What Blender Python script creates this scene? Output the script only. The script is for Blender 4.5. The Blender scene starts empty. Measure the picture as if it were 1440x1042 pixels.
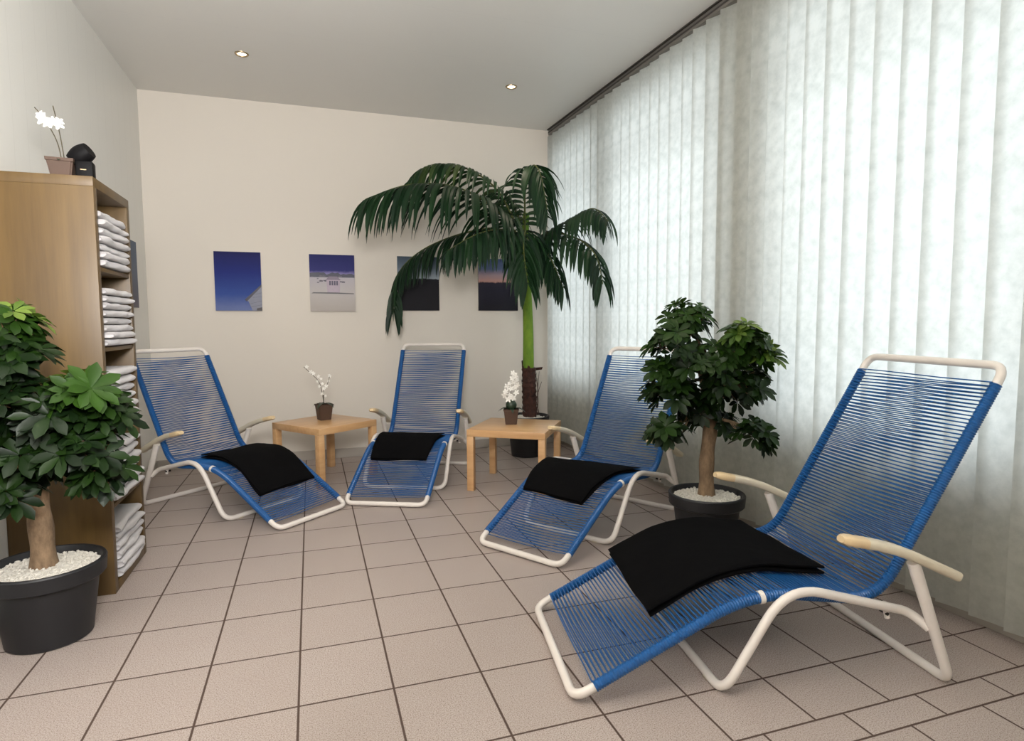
import bpy, bmesh, math, random
from mathutils import Vector, Matrix, noise
R_ = random.Random(7)
PI = math.pi
C = bpy.context.scene.collection
V = Vector

# ------------------------------------------------------------------ camera
FPX, YAW, PITCH, ROLL = 853.5, .3193, .0768, -.0049
CAM = V((0, 0, 1.21))
def basis():
    cy, sy = math.cos(YAW), math.sin(YAW); cp, sp = math.cos(PITCH), math.sin(PITCH)
    F = V((sy*cp, cy*cp, -sp)); R = V((cy, -sy, 0)); U = R.cross(F)
    c, s = math.cos(ROLL), math.sin(ROLL)
    return c*R + s*U, c*U - s*R, F
CR, CU, CF = basis()
def ray(u, v): return CR*((u-720)/FPX) - CU*((v-521)/FPX) + CF
def atY(u, v, y):
    d = ray(u, v); return CAM + d*((y-CAM.y)/d.y)
cd = bpy.data.cameras.new('camera'); cam = bpy.data.objects.new('camera', cd); C.objects.link(cam)
cd.sensor_fit = 'HORIZONTAL'; cd.sensor_width = 36; cd.lens = FPX/1440*36; cd.clip_start = .05
M = Matrix((CR, CU, -CF)).transposed().to_4x4(); M.translation = CAM
cam.matrix_world = M
bpy.context.scene.camera = cam
bpy.context.scene.view_settings.view_transform = 'Standard'
bpy.context.scene.view_settings.look = 'None'
bpy.context.scene.view_settings.exposure = -0.18

# ------------------------------------------------------------------ materials
class NT:
    def __init__(s, name):
        s.m = bpy.data.materials.new(name); s.m.use_nodes = True
        s.t = s.m.node_tree; s.n = s.t.nodes; s.l = s.t.links
        s.b = s.n['Principled BSDF']; s.out = s.n['Material Output']
    def new(s, ty, **k):
        n = s.n.new(ty)
        for a, b in k.items(): setattr(n, a, b)
        return n
    def link(s, a, b): s.l.new(a, b)
    def math(s, op, a, b=0.0, c=0.0):
        n = s.n.new('ShaderNodeMath'); n.operation = op
        for i, x in enumerate((a, b, c)):
            if isinstance(x, (int, float)): n.inputs[i].default_value = x
            else: s.l.new(x, n.inputs[i])
        return n.outputs[0]
    def mix(s, f, a, b):
        n = s.n.new('ShaderNodeMix'); n.data_type = 'RGBA'
        if isinstance(f, (int, float)): n.inputs[0].default_value = f
        else: s.l.new(f, n.inputs[0])
        for i, x in ((6, a), (7, b)):
            if isinstance(x, (tuple, list)): n.inputs[i].default_value = (*x[:3], 1)
            else: s.l.new(x, n.inputs[i])
        return n.outputs[2]
    def coord(s, which='Object'): return s.new('ShaderNodeTexCoord').outputs[which]
    def noise(s, scale, detail=3, vec=None, rough=.5):
        n = s.new('ShaderNodeTexNoise'); n.inputs['Scale'].default_value = scale
        n.inputs['Detail'].default_value = detail; n.inputs['Roughness'].default_value = rough
        if vec is None: vec = s.coord()
        s.l.new(vec, n.inputs['Vector']); return n.outputs['Fac']
    def ramp(s, f, *stops):
        n = s.new('ShaderNodeValToRGB'); e = n.color_ramp.elements
        while len(e) < len(stops): e.new(.5)
        for i, (p, c) in enumerate(stops):
            e[i].position = p; e[i].color = (*c, 1) if len(c) == 3 else c
        s.l.new(f, n.inputs[0]); return n.outputs[0]
    def bump(s, h, strength=.3, dist=.01):
        n = s.new('ShaderNodeBump'); n.inputs['Strength'].default_value = strength
        n.inputs['Distance'].default_value = dist; s.l.new(h, n.inputs['Height'])
        s.l.new(n.outputs[0], s.b.inputs['Normal'])
def lin(r, g, b):
    f = lambda c: (c/255/12.92 if c/255 <= .04045 else ((c/255+.055)/1.055)**2.4)
    return (f(r), f(g), f(b))
def plain(name, col, rough=.5, metal=0, var=.06, vs=8, spec=.5, bump=0):
    s = NT(name); b = s.b
    n = s.noise(vs, 3)
    c = s.mix(n, tuple(x*(1-var) for x in col), tuple(min(1, x*(1+var)) for x in col))
    s.link(c, b.inputs['Base Color'])
    b.inputs['Roughness'].default_value = rough; b.inputs['Metallic'].default_value = metal
    b.inputs['Specular IOR Level'].default_value = spec
    if bump: s.bump(s.noise(vs*12, 4), bump, .004)
    return s.m

def floor_mat():
    s = NT('floor_tiles'); co = s.new('ShaderNodeSeparateXYZ'); s.link(s.new('ShaderNodeNewGeometry').outputs['Position'], co.inputs[0])
    x, y = co.outputs[0], co.outputs[1]
    def dist(val, pitch, off):           # distance to the nearest joint of a family
        a = s.math('DIVIDE', s.math('SUBTRACT', val, off), pitch)
        f = s.math('SUBTRACT', a, s.math('FLOOR', a))
        return s.math('MULTIPLY', s.math('MINIMUM', f, s.math('SUBTRACT', 1, f)), pitch), s.math('FLOOR', a)
    Y1, Y2 = 1.385, 1.275
    dx1, ix1 = dist(x, .30, -.6708); dy1, iy1 = dist(y, .3477, 1.9641)
    dx2, ix2 = dist(x, .30, .3330); dx3, ix3 = dist(x, .30, .18); dy3, iy3 = dist(y, .3477, Y2)
    dA = s.math('ABSOLUTE', s.math('SUBTRACT', y, Y1)); dB = s.math('ABSOLUTE', s.math('SUBTRACT', y, Y2))
    up = s.math('GREATER_THAN', y, Y1); dn = s.math('LESS_THAN', y, Y2)
    # suppress regular row lines just above the cut row
    main = s.math('MINIMUM', dx1, dy1)
    low = s.math('MINIMUM', dx3, dy3)
    def sel(f, a, b): return s.math('ADD', s.math('MULTIPLY', f, a), s.math('MULTIPLY', s.math('SUBTRACT', 1, f), b))
    d = sel(up, main, sel(dn, low, dx2))
    d = s.math('MINIMUM', d, s.math('MINIMUM', dA, dB))
    ix = sel(up, ix1, sel(dn, ix3, ix2)); iy = sel(up, iy1, sel(dn, iy3, 50))
    g = s.new('ShaderNodeMapRange'); g.interpolation_type = 'SMOOTHSTEP'
    g.inputs['From Min'].default_value = .0024; g.inputs['From Max'].default_value = .0048
    s.link(d, g.inputs[0]); tile = g.outputs[0]
    cv = s.new('ShaderNodeCombineXYZ'); s.link(ix, cv.inputs[0]); s.link(iy, cv.inputs[1])
    wn = s.new('ShaderNodeTexWhiteNoise'); wn.noise_dimensions = '2D'; s.link(cv.outputs[0], wn.inputs['Vector'])
    sp = s.noise(260, 3, rough=.7); md = s.noise(9, 3)
    c = s.ramp(sp, (.36, lin(112, 95, 88)), (.47, lin(170, 158, 151)), (.60, lin(188, 177, 170)), (.72, lin(202, 193, 187)))
    c = s.mix(s.math('MULTIPLY', md, .16), c, lin(150, 120, 105))
    tv = s.math('MULTIPLY', wn.outputs['Value'], .16)
    c = s.mix(tv, c, lin(150, 135, 126))
    c = s.mix(tile, lin(78, 62, 54), c)
    s.link(c, s.b.inputs['Base Color'])
    r = s.math('ADD', s.math('MULTIPLY', tile, -.42), .85)
    s.link(r, s.b.inputs['Roughness'])
    s.b.inputs['Specular IOR Level'].default_value = .4
    h = s.math('ADD', tile, s.math('MULTIPLY', sp, .06)); s.bump(h, .5, .002)
    return s.m
def wall_mat(name, col, panel=None, axis=1, depth=.4, bumps=.05):
    s = NT(name); n = s.noise(1.3, 4)
    c = s.mix(n, tuple(x*.965 for x in col), col)
    fine = s.noise(90, 4)
    h = s.math('MULTIPLY', fine, bumps)
    if panel:
        co = s.new('ShaderNodeSeparateXYZ'); s.link(s.new('ShaderNodeNewGeometry').outputs['Position'], co.inputs[0])
        a = s.math('DIVIDE', co.outputs[axis], panel); f = s.math('SUBTRACT', a, s.math('FLOOR', a))
        d = s.math('MULTIPLY', s.math('MINIMUM', f, s.math('SUBTRACT', 1, f)), panel)
        g = s.new('ShaderNodeMapRange'); g.inputs['From Min'].default_value = .0005; g.inputs['From Max'].default_value = .003
        s.link(d, g.inputs[0])
        c = s.mix(s.math('MULTIPLY', s.math('SUBTRACT', 1, g.outputs[0]), depth), c, tuple(x*.45 for x in col))
        h = s.math('ADD', h, g.outputs[0])
    s.link(c, s.b.inputs['Base Color']); s.b.inputs['Roughness'].default_value = .75 if not panel else .42
    s.bump(h, .25, .002); return s.m
def blind_mat():
    s = NT('blind_fabric'); n = s.noise(16, 6, rough=.65); w = s.noise(3, 3)
    c = s.ramp(n, (.30, lin(220, 223, 221)), (.60, lin(246, 247, 245)))
    c = s.mix(s.math('MULTIPLY', w, .25), c, lin(205, 205, 196))
    s.b.inputs['Roughness'].default_value = .8; s.b.inputs['Specular IOR Level'].default_value = .15
    s.link(s.mix(.6, c, lin(120, 116, 98)), s.b.inputs['Base Color'])
    tr = s.new('ShaderNodeBsdfTranslucent'); s.link(c, tr.inputs[0])
    mx = s.new('ShaderNodeMixShader'); mx.inputs[0].default_value = .62
    s.link(s.b.outputs[0], mx.inputs[1]); s.link(tr.outputs[0], mx.inputs[2]); s.link(mx.outputs[0], s.out.inputs[0])
    s.bump(n, .12, .002); return s.m
def wood_mat(name, a, b, scale=1.0, axis='Z', rough=.42):
    s = NT(name); mp = s.new('ShaderNodeMapping'); s.link(s.coord(), mp.inputs['Vector'])
    sc = {'X': (.7, 9, 9), 'Y': (9, .7, 9), 'Z': (9, 9, .7)}[axis]; mp.inputs['Scale'].default_value = tuple(q*scale for q in sc)
    n = s.noise(2.2, 6, mp.outputs[0], .62); n2 = s.noise(2.4, 3)
    c = s.ramp(n, (.3, a), (.7, b)); c = s.mix(s.math('MULTIPLY', n2, .35), c, tuple(x*.72 for x in a))
    s.link(c, s.b.inputs['Base Color']); s.b.inputs['Roughness'].default_value = rough
    s.bump(n, .05, .002); return s.m
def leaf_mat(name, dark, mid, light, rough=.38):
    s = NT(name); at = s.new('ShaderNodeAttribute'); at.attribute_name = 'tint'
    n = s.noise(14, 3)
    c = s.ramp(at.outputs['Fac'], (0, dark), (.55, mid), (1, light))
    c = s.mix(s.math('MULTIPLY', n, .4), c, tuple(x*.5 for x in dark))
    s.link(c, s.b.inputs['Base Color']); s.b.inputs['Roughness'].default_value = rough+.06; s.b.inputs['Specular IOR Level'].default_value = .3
    tr = s.new('ShaderNodeBsdfTranslucent'); s.link(c, tr.inputs[0])
    mx = s.new('ShaderNodeMixShader'); mx.inputs[0].default_value = .16
    s.link(s.b.outputs[0], mx.inputs[1]); s.link(tr.outputs[0], mx.inputs[2]); s.link(mx.outputs[0], s.out.inputs[0])
    return s.m
def bark_mat(name, a, b, sc=18, st=.7):
    s = NT(name); mp = s.new('ShaderNodeMapping'); s.link(s.coord(), mp.inputs['Vector']); mp.inputs['Scale'].default_value = (1, 1, .45)
    n = s.noise(sc, 6, mp.outputs[0], .7); s.link(s.ramp(n, (.3, a), (.68, b)), s.b.inputs['Base Color'])
    s.b.inputs['Roughness'].default_value = .85; s.bump(n, st, .01); return s.m
def emit_mat(name, col, st):
    s = NT(name); s.b.inputs['Base Color'].default_value = (*col, 1)
    s.b.inputs['Emission Color'].default_value = (*col, 1); s.b.inputs['Emission Strength'].default_value = st; return s.m
def glass_mat():
    s = NT('window_glass'); t = s.new('ShaderNodeBsdfTransparent'); g = s.new('ShaderNodeBsdfGlossy'); g.inputs['Roughness'].default_value = .05
    t.inputs[0].default_value = (.95, .97, .97, 1)
    mx = s.new('ShaderNodeMixShader'); mx.inputs[0].default_value = .06
    s.link(t.outputs[0], mx.inputs[1]); s.link(g.outputs[0], mx.inputs[2]); s.link(mx.outputs[0], s.out.inputs[0]); return s.m
def sky_print(name, *stops):
    s = NT(name); co = s.new('ShaderNodeSeparateXYZ'); s.link(s.coord('Generated'), co.inputs[0])
    n = s.noise(30, 4)
    f = s.math('ADD', co.outputs[2], s.math('MULTIPLY', s.math('SUBTRACT', n, .5), .06))
    s.link(s.ramp(f, *stops), s.b.inputs['Base Color']); s.b.inputs['Roughness'].default_value = .6; s.b.inputs['Specular IOR Level'].default_value = .2; return s.m

MAT = dict(
    floor=floor_mat(),
    wall=wall_mat('plaster_wall', lin(216, 208, 197)),
    wall_r=wall_mat('window_wall', lin(190, 186, 172)),
    panel=wall_mat('white_panelling', lin(222, 220, 214), .155, 1, .16),
    ceil=wall_mat('ceiling_panels', lin(214, 212, 207), .62, 1, .10),
    base=plain('baseboard_tile', lin(168, 160, 150), .4, bump=.05),
    blind=blind_mat(),
    rail=plain('grey_rail', lin(120, 116, 110), .35, .4),
    raildark=plain('dark_rail_groove', lin(60, 56, 52), .5),
    frame=plain('window_frame_white', lin(190, 188, 182), .4),
    glass=glass_mat(),
    birch=wood_mat('birch_veneer', lin(84, 63, 32), lin(108, 84, 46), 1.0, 'Z'),
    birchT=wood_mat('birch_table', lin(198, 152, 104), lin(222, 180, 132), 1.0, 'X', .28),
    white=plain('white_lacquered_tube', lin(228, 220, 212), .3, var=.04, vs=20),
    cream=plain('cream_plastic', lin(216, 205, 182), .35, var=.08, vs=14),
    tan=plain('worn_cream_plastic', lin(220, 194, 152), .35, var=.1, vs=20),
    cord=plain('blue_cord', lin(30, 88, 148), .34, var=.14, vs=40),
    black=plain('black_terry_cloth', (.0035, .0033, .0038), .95, spec=.08, vs=120, var=.4, bump=.9),
    bolt=plain('dark_bolt', lin(50, 46, 44), .4, .6),
    pot=plain('anthracite_pot', lin(24, 24, 27), .5, var=.12, vs=5),
    soil=plain('potting_soil', lin(60, 50, 42), .95, bump=.6),
    gravel=plain('white_gravel', lin(205, 200, 190), .7, var=.25, vs=60, bump=.2),
    bark=bark_mat('schefflera_bark', lin(84, 66, 48), lin(150, 124, 96), 22, .5),
    barkb=bark_mat('palm_fibre', lin(30, 15, 10), lin(74, 40, 28), 40, 1.0),
    rachis=bark_mat('palm_rachis', lin(50, 62, 24), lin(96, 100, 50), 9, .1),
    stemg=bark_mat('palm_green_stem', lin(70, 108, 22), lin(122, 152, 44), 7, .1),
    leaf=leaf_mat('schefflera_leaf', lin(15, 32, 10), lin(50, 82, 20), lin(140, 164, 70)),
    palm=leaf_mat('palm_leaf', lin(16, 40, 24), lin(34, 66, 34), lin(120, 130, 66), .42),
    towel=plain('white_terry', lin(232, 228, 228), .95, spec=.1, vs=160, var=.06, bump=.8),
    brownpot=plain('brown_pot', lin(74, 52, 38), .6, var=.1),
    petal=plain('white_petal', lin(240, 236, 228), .6, var=.04),
    orchid_stem=plain('orchid_stem', lin(70, 62, 44), .6),
    orchid_leaf=plain('orchid_leaf', lin(36, 52, 34), .4),
    blackgloss=plain('black_plastic', lin(10, 9, 11), .6, spec=.15),
    chrome=plain('brushed_nickel', lin(180, 160, 130), .25, .9),
    bulb=emit_mat('halogen_glow', (1, .86, .62), 9),
)

# ------------------------------------------------------------------ geometry helpers
def obj(name, bm, m, parent=None, smooth=True):
    me = bpy.data.meshes.new(name)
    bmesh.ops.recalc_face_normals(bm, faces=bm.faces)
    bm.to_mesh(me); bm.free()
    for x in (m if isinstance(m, (list, tuple)) else [m]): me.materials.append(x)
    if smooth:
        for p in me.polygons: p.use_smooth = True
        try: me.set_sharp_from_angle(angle=math.radians(38))
        except Exception: pass
    o = bpy.data.objects.new(name, me); C.objects.link(o)
    if parent is not None: o.parent = parent
    return o
def tag(o, label=None, cat=None, group=None, kind=None):
    if label: o['label'] = label
    if cat: o['category'] = cat
    if group: o['group'] = group
    if kind: o['kind'] = kind
    return o
def thing(name, label, cat, loc=(0, 0, 0), rz=0, group=None):
    o = bpy.data.objects.new(name, None); C.objects.link(o); o.empty_display_size = .1
    o.location = loc; o.rotation_euler = (0, 0, rz); return tag(o, label, cat, group)
def box(bm, x0, x1, y0, y1, z0, z1, bevel=0, mi=0):
    vs = [bm.verts.new((x, y, z)) for x in (x0, x1) for y in (y0, y1) for z in (z0, z1)]
    fs = [bm.faces.new([vs[i] for i in f]) for f in ((0, 1, 3, 2), (4, 6, 7, 5), (0, 4, 5, 1), (2, 3, 7, 6), (0, 2, 6, 4), (1, 5, 7, 3))]
    for f in fs: f.material_index = mi
    if bevel:
        es = list({e for f in fs for e in f.edges})
        bmesh.ops.bevel(bm, geom=es, offset=bevel, segments=2, affect='EDGES', profile=.5)
def mkbox(*a, **k):
    bm = bmesh.new(); box(bm, *a, **k); return bm
def fillet(pts, r, n=7, closed=False):
    pts = [V(p) for p in pts]; N = len(pts); out = []
    rs = r if isinstance(r, (list, tuple)) else [r]*N
    for i, p in enumerate(pts):
        if not closed and i in (0, N-1): out.append(p); continue
        a, b = pts[i-1], pts[(i+1) % N]
        da, db = (a-p), (b-p); la, lb = da.length, db.length
        if la < 1e-6 or lb < 1e-6 or rs[i] <= 0: out.append(p); continue
        d = min(rs[i], la*.49, lb*.49); A = p+da.normalized()*d; B = p+db.normalized()*d
        for k in range(n+1):
            t = k/n; out.append(A*(1-t)**2 + p*2*t*(1-t) + B*t*t)
    return out
def resample(pts, step):
    out = [pts[0]]; acc = 0
    L = [0]
    for a, b in zip(pts, pts[1:]): L.append(L[-1]+(b-a).length)
    n = max(2, int(L[-1]/step)); j = 0; res = []
    for k in range(n+1):
        s = L[-1]*k/n
        while j < len(pts)-2 and L[j+1] < s: j += 1
        t = (s-L[j])/max(1e-9, L[j+1]-L[j]); res.append(pts[j].lerp(pts[j+1], t))
    return res
def tube(bm, pts, r, sides=10, closed=False, cap=True, flat=None, mi=0):
    pts = [V(p) for p in pts]; N = len(pts); rings = []; up = None
    for i, p in enumerate(pts):
        if closed: t = (pts[(i+1) % N]-pts[i-1])
        else: t = pts[min(i+1, N-1)]-pts[max(i-1, 0)]
        t.normalize()
        if up is None:
            up = V((0, 0, 1)) if abs(t.z) < .9 else V((1, 0, 0))
        up = (up - t*up.dot(t)).normalized(); sd = t.cross(up)
        rr = r(i/(N-1)) if callable(r) else r
        fl = flat or (1, 1)
        rings.append([bm.verts.new(p + sd*math.cos(a)*rr*fl[0] + up*math.sin(a)*rr*fl[1]) for a in [2*PI*k/sides for k in range(sides)]])
    M_ = N if closed else N-1
    if closed:   # align last ring with first
        best = min(range(sides), key=lambda q: sum((rings[-1][(k+q) % sides].co-rings[0][k].co).length for k in range(sides)))
    for i in range(M_):
        a, b = rings[i], rings[(i+1) % N]
        off = best if (closed and i == N-1) else 0
        for k in range(sides):
            f = bm.faces.new((a[(k+off) % sides], a[(k+1+off) % sides], b[(k+1) % sides], b[k])); f.material_index = mi
    if cap and not closed:
        bm.faces.new(rings[0]).material_index = mi; bm.faces.new(list(reversed(rings[-1]))).material_index = mi
def lathe(bm, prof, n=48, cx=0, cy=0, mi=0):
    rings = []
    for r, z in prof:
        if r < 1e-5: rings.append([bm.verts.new((cx, cy, z))]*n)
        else: rings.append([bm.verts.new((cx+r*math.cos(2*PI*k/n), cy+r*math.sin(2*PI*k/n), z)) for k in range(n)])
    for a, b in zip(rings, rings[1:]):
        for k in range(n):
            q = [a[k], a[(k+1) % n], b[(k+1) % n], b[k]]; u = []
            for v in q:
                if v not in u: u.append(v)
            if len(u) > 2: bm.faces.new(u).material_index = mi
def poly(bm, pts, mi=0):
    f = bm.faces.new([bm.verts.new(p) for p in pts]); f.material_index = mi; return f

# ------------------------------------------------------------------ room
XL, XR, YB, YF, H = -1.26, 2.39, 5.68, -2.2, 3.09
PIV, TH = V((2.27, 5.6, 0)), .0327      # the window wall stands a little out of square
def skew(o):
    o.matrix_world = Matrix.Translation(PIV) @ Matrix.Rotation(TH, 4, 'Z') @ Matrix.Translation(-PIV) @ o.matrix_basis
    return o
def struct(name, bm, m, parent=None, smooth=False):
    o = obj(name, bm, m, parent, smooth)
    if parent is None: o['kind'] = 'structure'
    return o
struct('floor', mkbox(XL-.1, XR+.5, YF-.1, YB+.1, -.1, 0), MAT['floor'])
struct('ceiling', mkbox(XL-.1, XR+.5, YF-.1, YB+.1, H, H+.1), MAT['ceil'])
struct('wall_back', mkbox(XL-.1, XR+.3, YB, YB+.1, 0, H), MAT['wall'])
struct('wall_left', mkbox(XL-.1, XL, YF, YB, 0, H), MAT['panel'])
struct('wall_front', mkbox(XL-.1, XR+.5, YF-.1, YF, 0, H), MAT['wall'])
WY = [(4.66, 5.64), (3.14, 4.56), (1.30, 2.82), (-.35, 1.18)]       # window openings along the right wall
SZ, TZ = .64, 2.92
bm = bmesh.new()
box(bm, XR, XR+.2, YF+.1, YB-.01, 0, SZ); box(bm, XR, XR+.2, YF+.1, YB-.01, TZ, H)
edges = [YB-.01]
for a, b in WY: edges += [b, a]
edges.append(YF+.1)
for i in range(0, len(edges), 2): box(bm, XR, XR+.2, edges[i+1], edges[i], SZ, TZ)
skew(struct('wall_right', bm, MAT['wall_r']))
for i, (a, b) in enumerate(WY):
    w = bpy.data.objects.new('window_%d' % (i+1), None); C.objects.link(w); w.location = (XR+.1, (a+b)/2, SZ); w['kind'] = 'structure'; skew(w)
    l = (b-a)/2; hh = TZ-SZ; bm = bmesh.new()
    for y0, y1, z0, z1 in ((-l, -l+.06, 0, hh), (l-.06, l, 0, hh), (-l, l, 0, .07), (-l, l, hh-.07, hh), (-l, l, 1.86, 1.93)):
        box(bm, -.03, .03, y0, y1, z0, z1, .004)
    obj('window_frame', bm, MAT['frame'], w)
    obj('pane', mkbox(-.004, .004, -l+.05, l-.05, .06, hh-.06), MAT['glass'], w, False)
    obj('window_sill', mkbox(-.12, .02, -l, l, -.03, .0, bevel=.004), MAT['frame'], w)
struct('baseboard_back', mkbox(XL+.012, XR-.012, YB-.014, YB, 0, .085, bevel=.003), MAT['base'])
skew(struct('baseboard_right', mkbox(XR-.014, XR, YF, YB-.03, 0, .085, bevel=.003), MAT['base']))
struct('baseboard_left', mkbox(XL, XL+.012, YF, YB, 0, .085, bevel=.003), MAT['base'])

# ------------------------------------------------------------------ vertical blind
bl = thing('vertical_blind', 'white fabric vertical blind with mottled slats covering the window wall', 'blind', (2.27, 3.2, 0)); skew(bl)
bm = bmesh.new(); box(bm, -.022, .022, -2.5, 2.44, 3.035, 3.083, .003); obj('head_rail', bm, MAT['rail'], bl)
bm = bmesh.new(); box(bm, -.0245, -.0222, -2.5, 2.44, 3.053, 3.064); obj('rail_groove', bm, MAT['raildark'], bl)
bm = bmesh.new(); box(bm, -.035, .035, -2.5, 2.445, 3.0835, 3.0895); obj('mounting_strip', bm, MAT['raildark'], bl)
y = 5.61 - 3.2; k = 0
def slat_bm(w, ang, z0, z1, seed):
    bm = bmesh.new(); n = 6; m = 14; rr = random.Random(seed); ph = rr.uniform(0, 6)
    g = []
    for j in range(m+1):
        z = z0+(z1-z0)*j/m; row = []
        a = ang + .05*math.sin(z*1.6+ph)*(1-j/m)
        for i in range(n+1):
            t = (i/n-.5)*w; bow = .006*(1-(2*i/n-1)**2)
            row.append(bm.verts.new((bow*math.cos(a)+t*math.sin(a), t*math.cos(a)-bow*math.sin(a), z)))
        g.append(row)
    for j in range(m):
        for i in range(n): bm.faces.new((g[j][i], g[j][i+1], g[j+1][i+1], g[j+1][i]))
    return bm
while y > -2.45:
    wy = y+3.2
    ang = -(.17+.05*math.sin(k*1.7)+R_.uniform(-.04, .04))
    if 2.95 < wy < 3.35 : ang = -.34+R_.uniform(-.05, .05)
    
    o = obj('slat', slat_bm(.150 if wy < 2.5 else .139, ang, .075, 3.035, k), MAT['blind'], bl); o.location = (R_.uniform(-.003, .003), y, 0)
    y -= .1275; k += 1

# ------------------------------------------------------------------ downlights
for i, (x, y) in enumerate([(-.40, 4.74), (1.570, 4.73)]):
    t = thing('downlight', ['recessed round ceiling spotlight on the left, above the blue sky print',
                            'recessed round ceiling spotlight on the right, near the window blind'][i], 'ceiling light', (x, y, H))
    bm = bmesh.new(); lathe(bm, [(.030, -.001), (.032, -.006), (.040, -.008), (.046, -.004), (.047, 0), (.030, 0)], 32); obj('trim_ring', bm, MAT['chrome'], t)
    bm = bmesh.new(); lathe(bm, [(0, -.002), (.012, -.0035), (.022, -.003), (.0295, -.001)], 24); obj('bulb', bm, MAT['bulb'], t)
def lamp(kind, name, loc, energy, col=(1, 1, 1), rot=(0, 0, 0), **k):
    d = bpy.data.lights.new(name, kind); d.energy = energy; d.color = col
    for a, b in k.items(): setattr(d, a, b)
    o = bpy.data.objects.new(name, d); C.objects.link(o); o.location = loc; o.rotation_euler = rot; return o
for x, y in [(-.40, 4.74), (1.570, 4.73), (-.396, 2.74), (1.554, 2.73), (-.396, .8), (1.554, .8)]:
    lamp('SPOT', 'spot', (x, y, H-.02), 20, (1, .85, .68), spot_size=math.radians(95), spot_blend=.9, shadow_soft_size=.03)
lamp('AREA', 'daylight', (XR+1.2, 2.3, 1.9), 178, (.95, .985, 1.0), (0, math.radians(90), 0), shape='RECTANGLE', size=3.4, size_y=7.4)
lamp('AREA', 'fill_light', (.1, -.6, 2.98), 26, (1, .96, .92), (math.radians(28), 0, math.radians(8)), shape='RECTANGLE', size=2.2, size_y=1.6)  # soft interior fill added behind the camera, no fixture modelled
lamp('AREA', 'bounce', (-.1, .3, 1.9), 190, (1, .98, .96), (V((-1.1, 1.7, 3.0))-V((-.1, .3, 2.0))).to_track_quat('-Z', 'Y').to_euler(), shape='DISK', size=.8)
w = bpy.data.worlds.new('world'); bpy.context.scene.world = w; w.use_nodes = True
w.node_tree.nodes['Background'].inputs[0].default_value = (.86, .94, 1, 1); w.node_tree.nodes['Background'].inputs[1].default_value = .8

# ------------------------------------------------------------------ shelf unit
SX0, SX1, SY0, SY1, SH = XL+.001, -.87, 3.09, 3.63, 1.85
sh = thing('shelf_unit', 'tall birch veneer shelf unit with five open cells of white towels', 'shelf', ((SX0+SX1)/2, (SY0+SY1)/2, 0))
hx, hy, T = (SX1-SX0)/2, (SY1-SY0)/2, .042
obj('side_panel', mkbox(-hx, hx, -hy, -hy+T, 0, SH-T, bevel=.0015), MAT['birch'], sh)
obj('side_panel', mkbox(-hx, hx, hy-T, hy, 0, SH-T, bevel=.0015), MAT['birch'], sh)
obj('top_panel', mkbox(-hx, hx, -hy, hy, SH-T, SH, bevel=.0015), MAT['birch'], sh)
obj('bottom_panel', mkbox(-hx, hx, -hy+T, hy-T, 0, T, bevel=.0015), MAT['birch'], sh)
obj('back_panel', mkbox(-hx, -hx+.006, -hy+T, hy-T, T, SH-T), MAT['birch'], sh)
cell = (SH-2*T-4*.018)/5; floors = []
for k in range(5):
    z0 = T+k*(cell+.018); floors.append(z0)
    if k: obj('shelf_board', mkbox(-hx+.006, hx-.004, -hy+T, hy-T, z0-.018, z0, bevel=.001), MAT['birch'], sh)
ORD = ['topmost', 'second from top', 'third from top', 'fourth from top', 'fifth from top', 'sixth from top', 'seventh from top', 'bottom one']
CELL = ['lowest cell', 'second lowest cell', 'middle cell', 'second highest cell', 'highest cell']
def folded_towel(seed, w, d, t):
    rr = random.Random(seed); bm = bmesh.new(); ny, na = 14, 36; rings = []
    ox = [rr.uniform(0, 50) for _ in range(3)]
    q_ = t/2; prof = []                      # flat slab with a fully rounded fold at both ends
    for k in range(11): a = -PI/2+PI*k/10; prof.append((d/2-q_+q_*math.cos(a), q_*math.sin(a)))
    for k in range(1, 8): prof.append((d/2-q_-(d-t)*k/8, q_))
    for k in range(11): a = PI/2+PI*k/10; prof.append((-d/2+q_+q_*math.cos(a), q_*math.sin(a)))
    for k in range(1, 8): prof.append((-d/2+q_+(d-t)*k/8, -q_))
    for j in range(ny+1):
        yy = (j/ny-.5)*w; edge = abs(2*j/ny-1); e = 1-.3*max(0, edge-.9)/.1; ring = []
        for i in range(na):
            a = 2*PI*i/na; ca, sa = math.cos(a), math.sin(a)
            x, z = prof[i]; z *= e
            n = noise.noise(V((x*9+ox[0], yy*9+ox[1], z*20+ox[2])))
            q = noise.noise(V((x*30+ox[1], yy*26, z*60+ox[0])))
            x += (.014*n+.004*q)*(1 if x > 0 else .3)
            z += (.0018*n+.0012*q)
            ring.append(bm.verts.new((x, yy+.006*n, z)))
        rings.append(ring)
    for a, b in zip(rings, rings[1:]):
        for i in range(na): bm.faces.new((a[i], a[(i+1) % na], b[(i+1) % na], b[i]))
    for rg, s_ in ((rings[0], -1), (rings[-1], 1)):    # layered ends
        inner = [bm.verts.new((v.co.x*.97, v.co.y - s_*.006, v.co.z*.25)) for v in rg]
        for i in range(na): bm.faces.new((rg[i], rg[(i+1) % na], inner[(i+1) % na], inner[i]))
        bm.faces.new(inner)
    return bm
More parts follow.
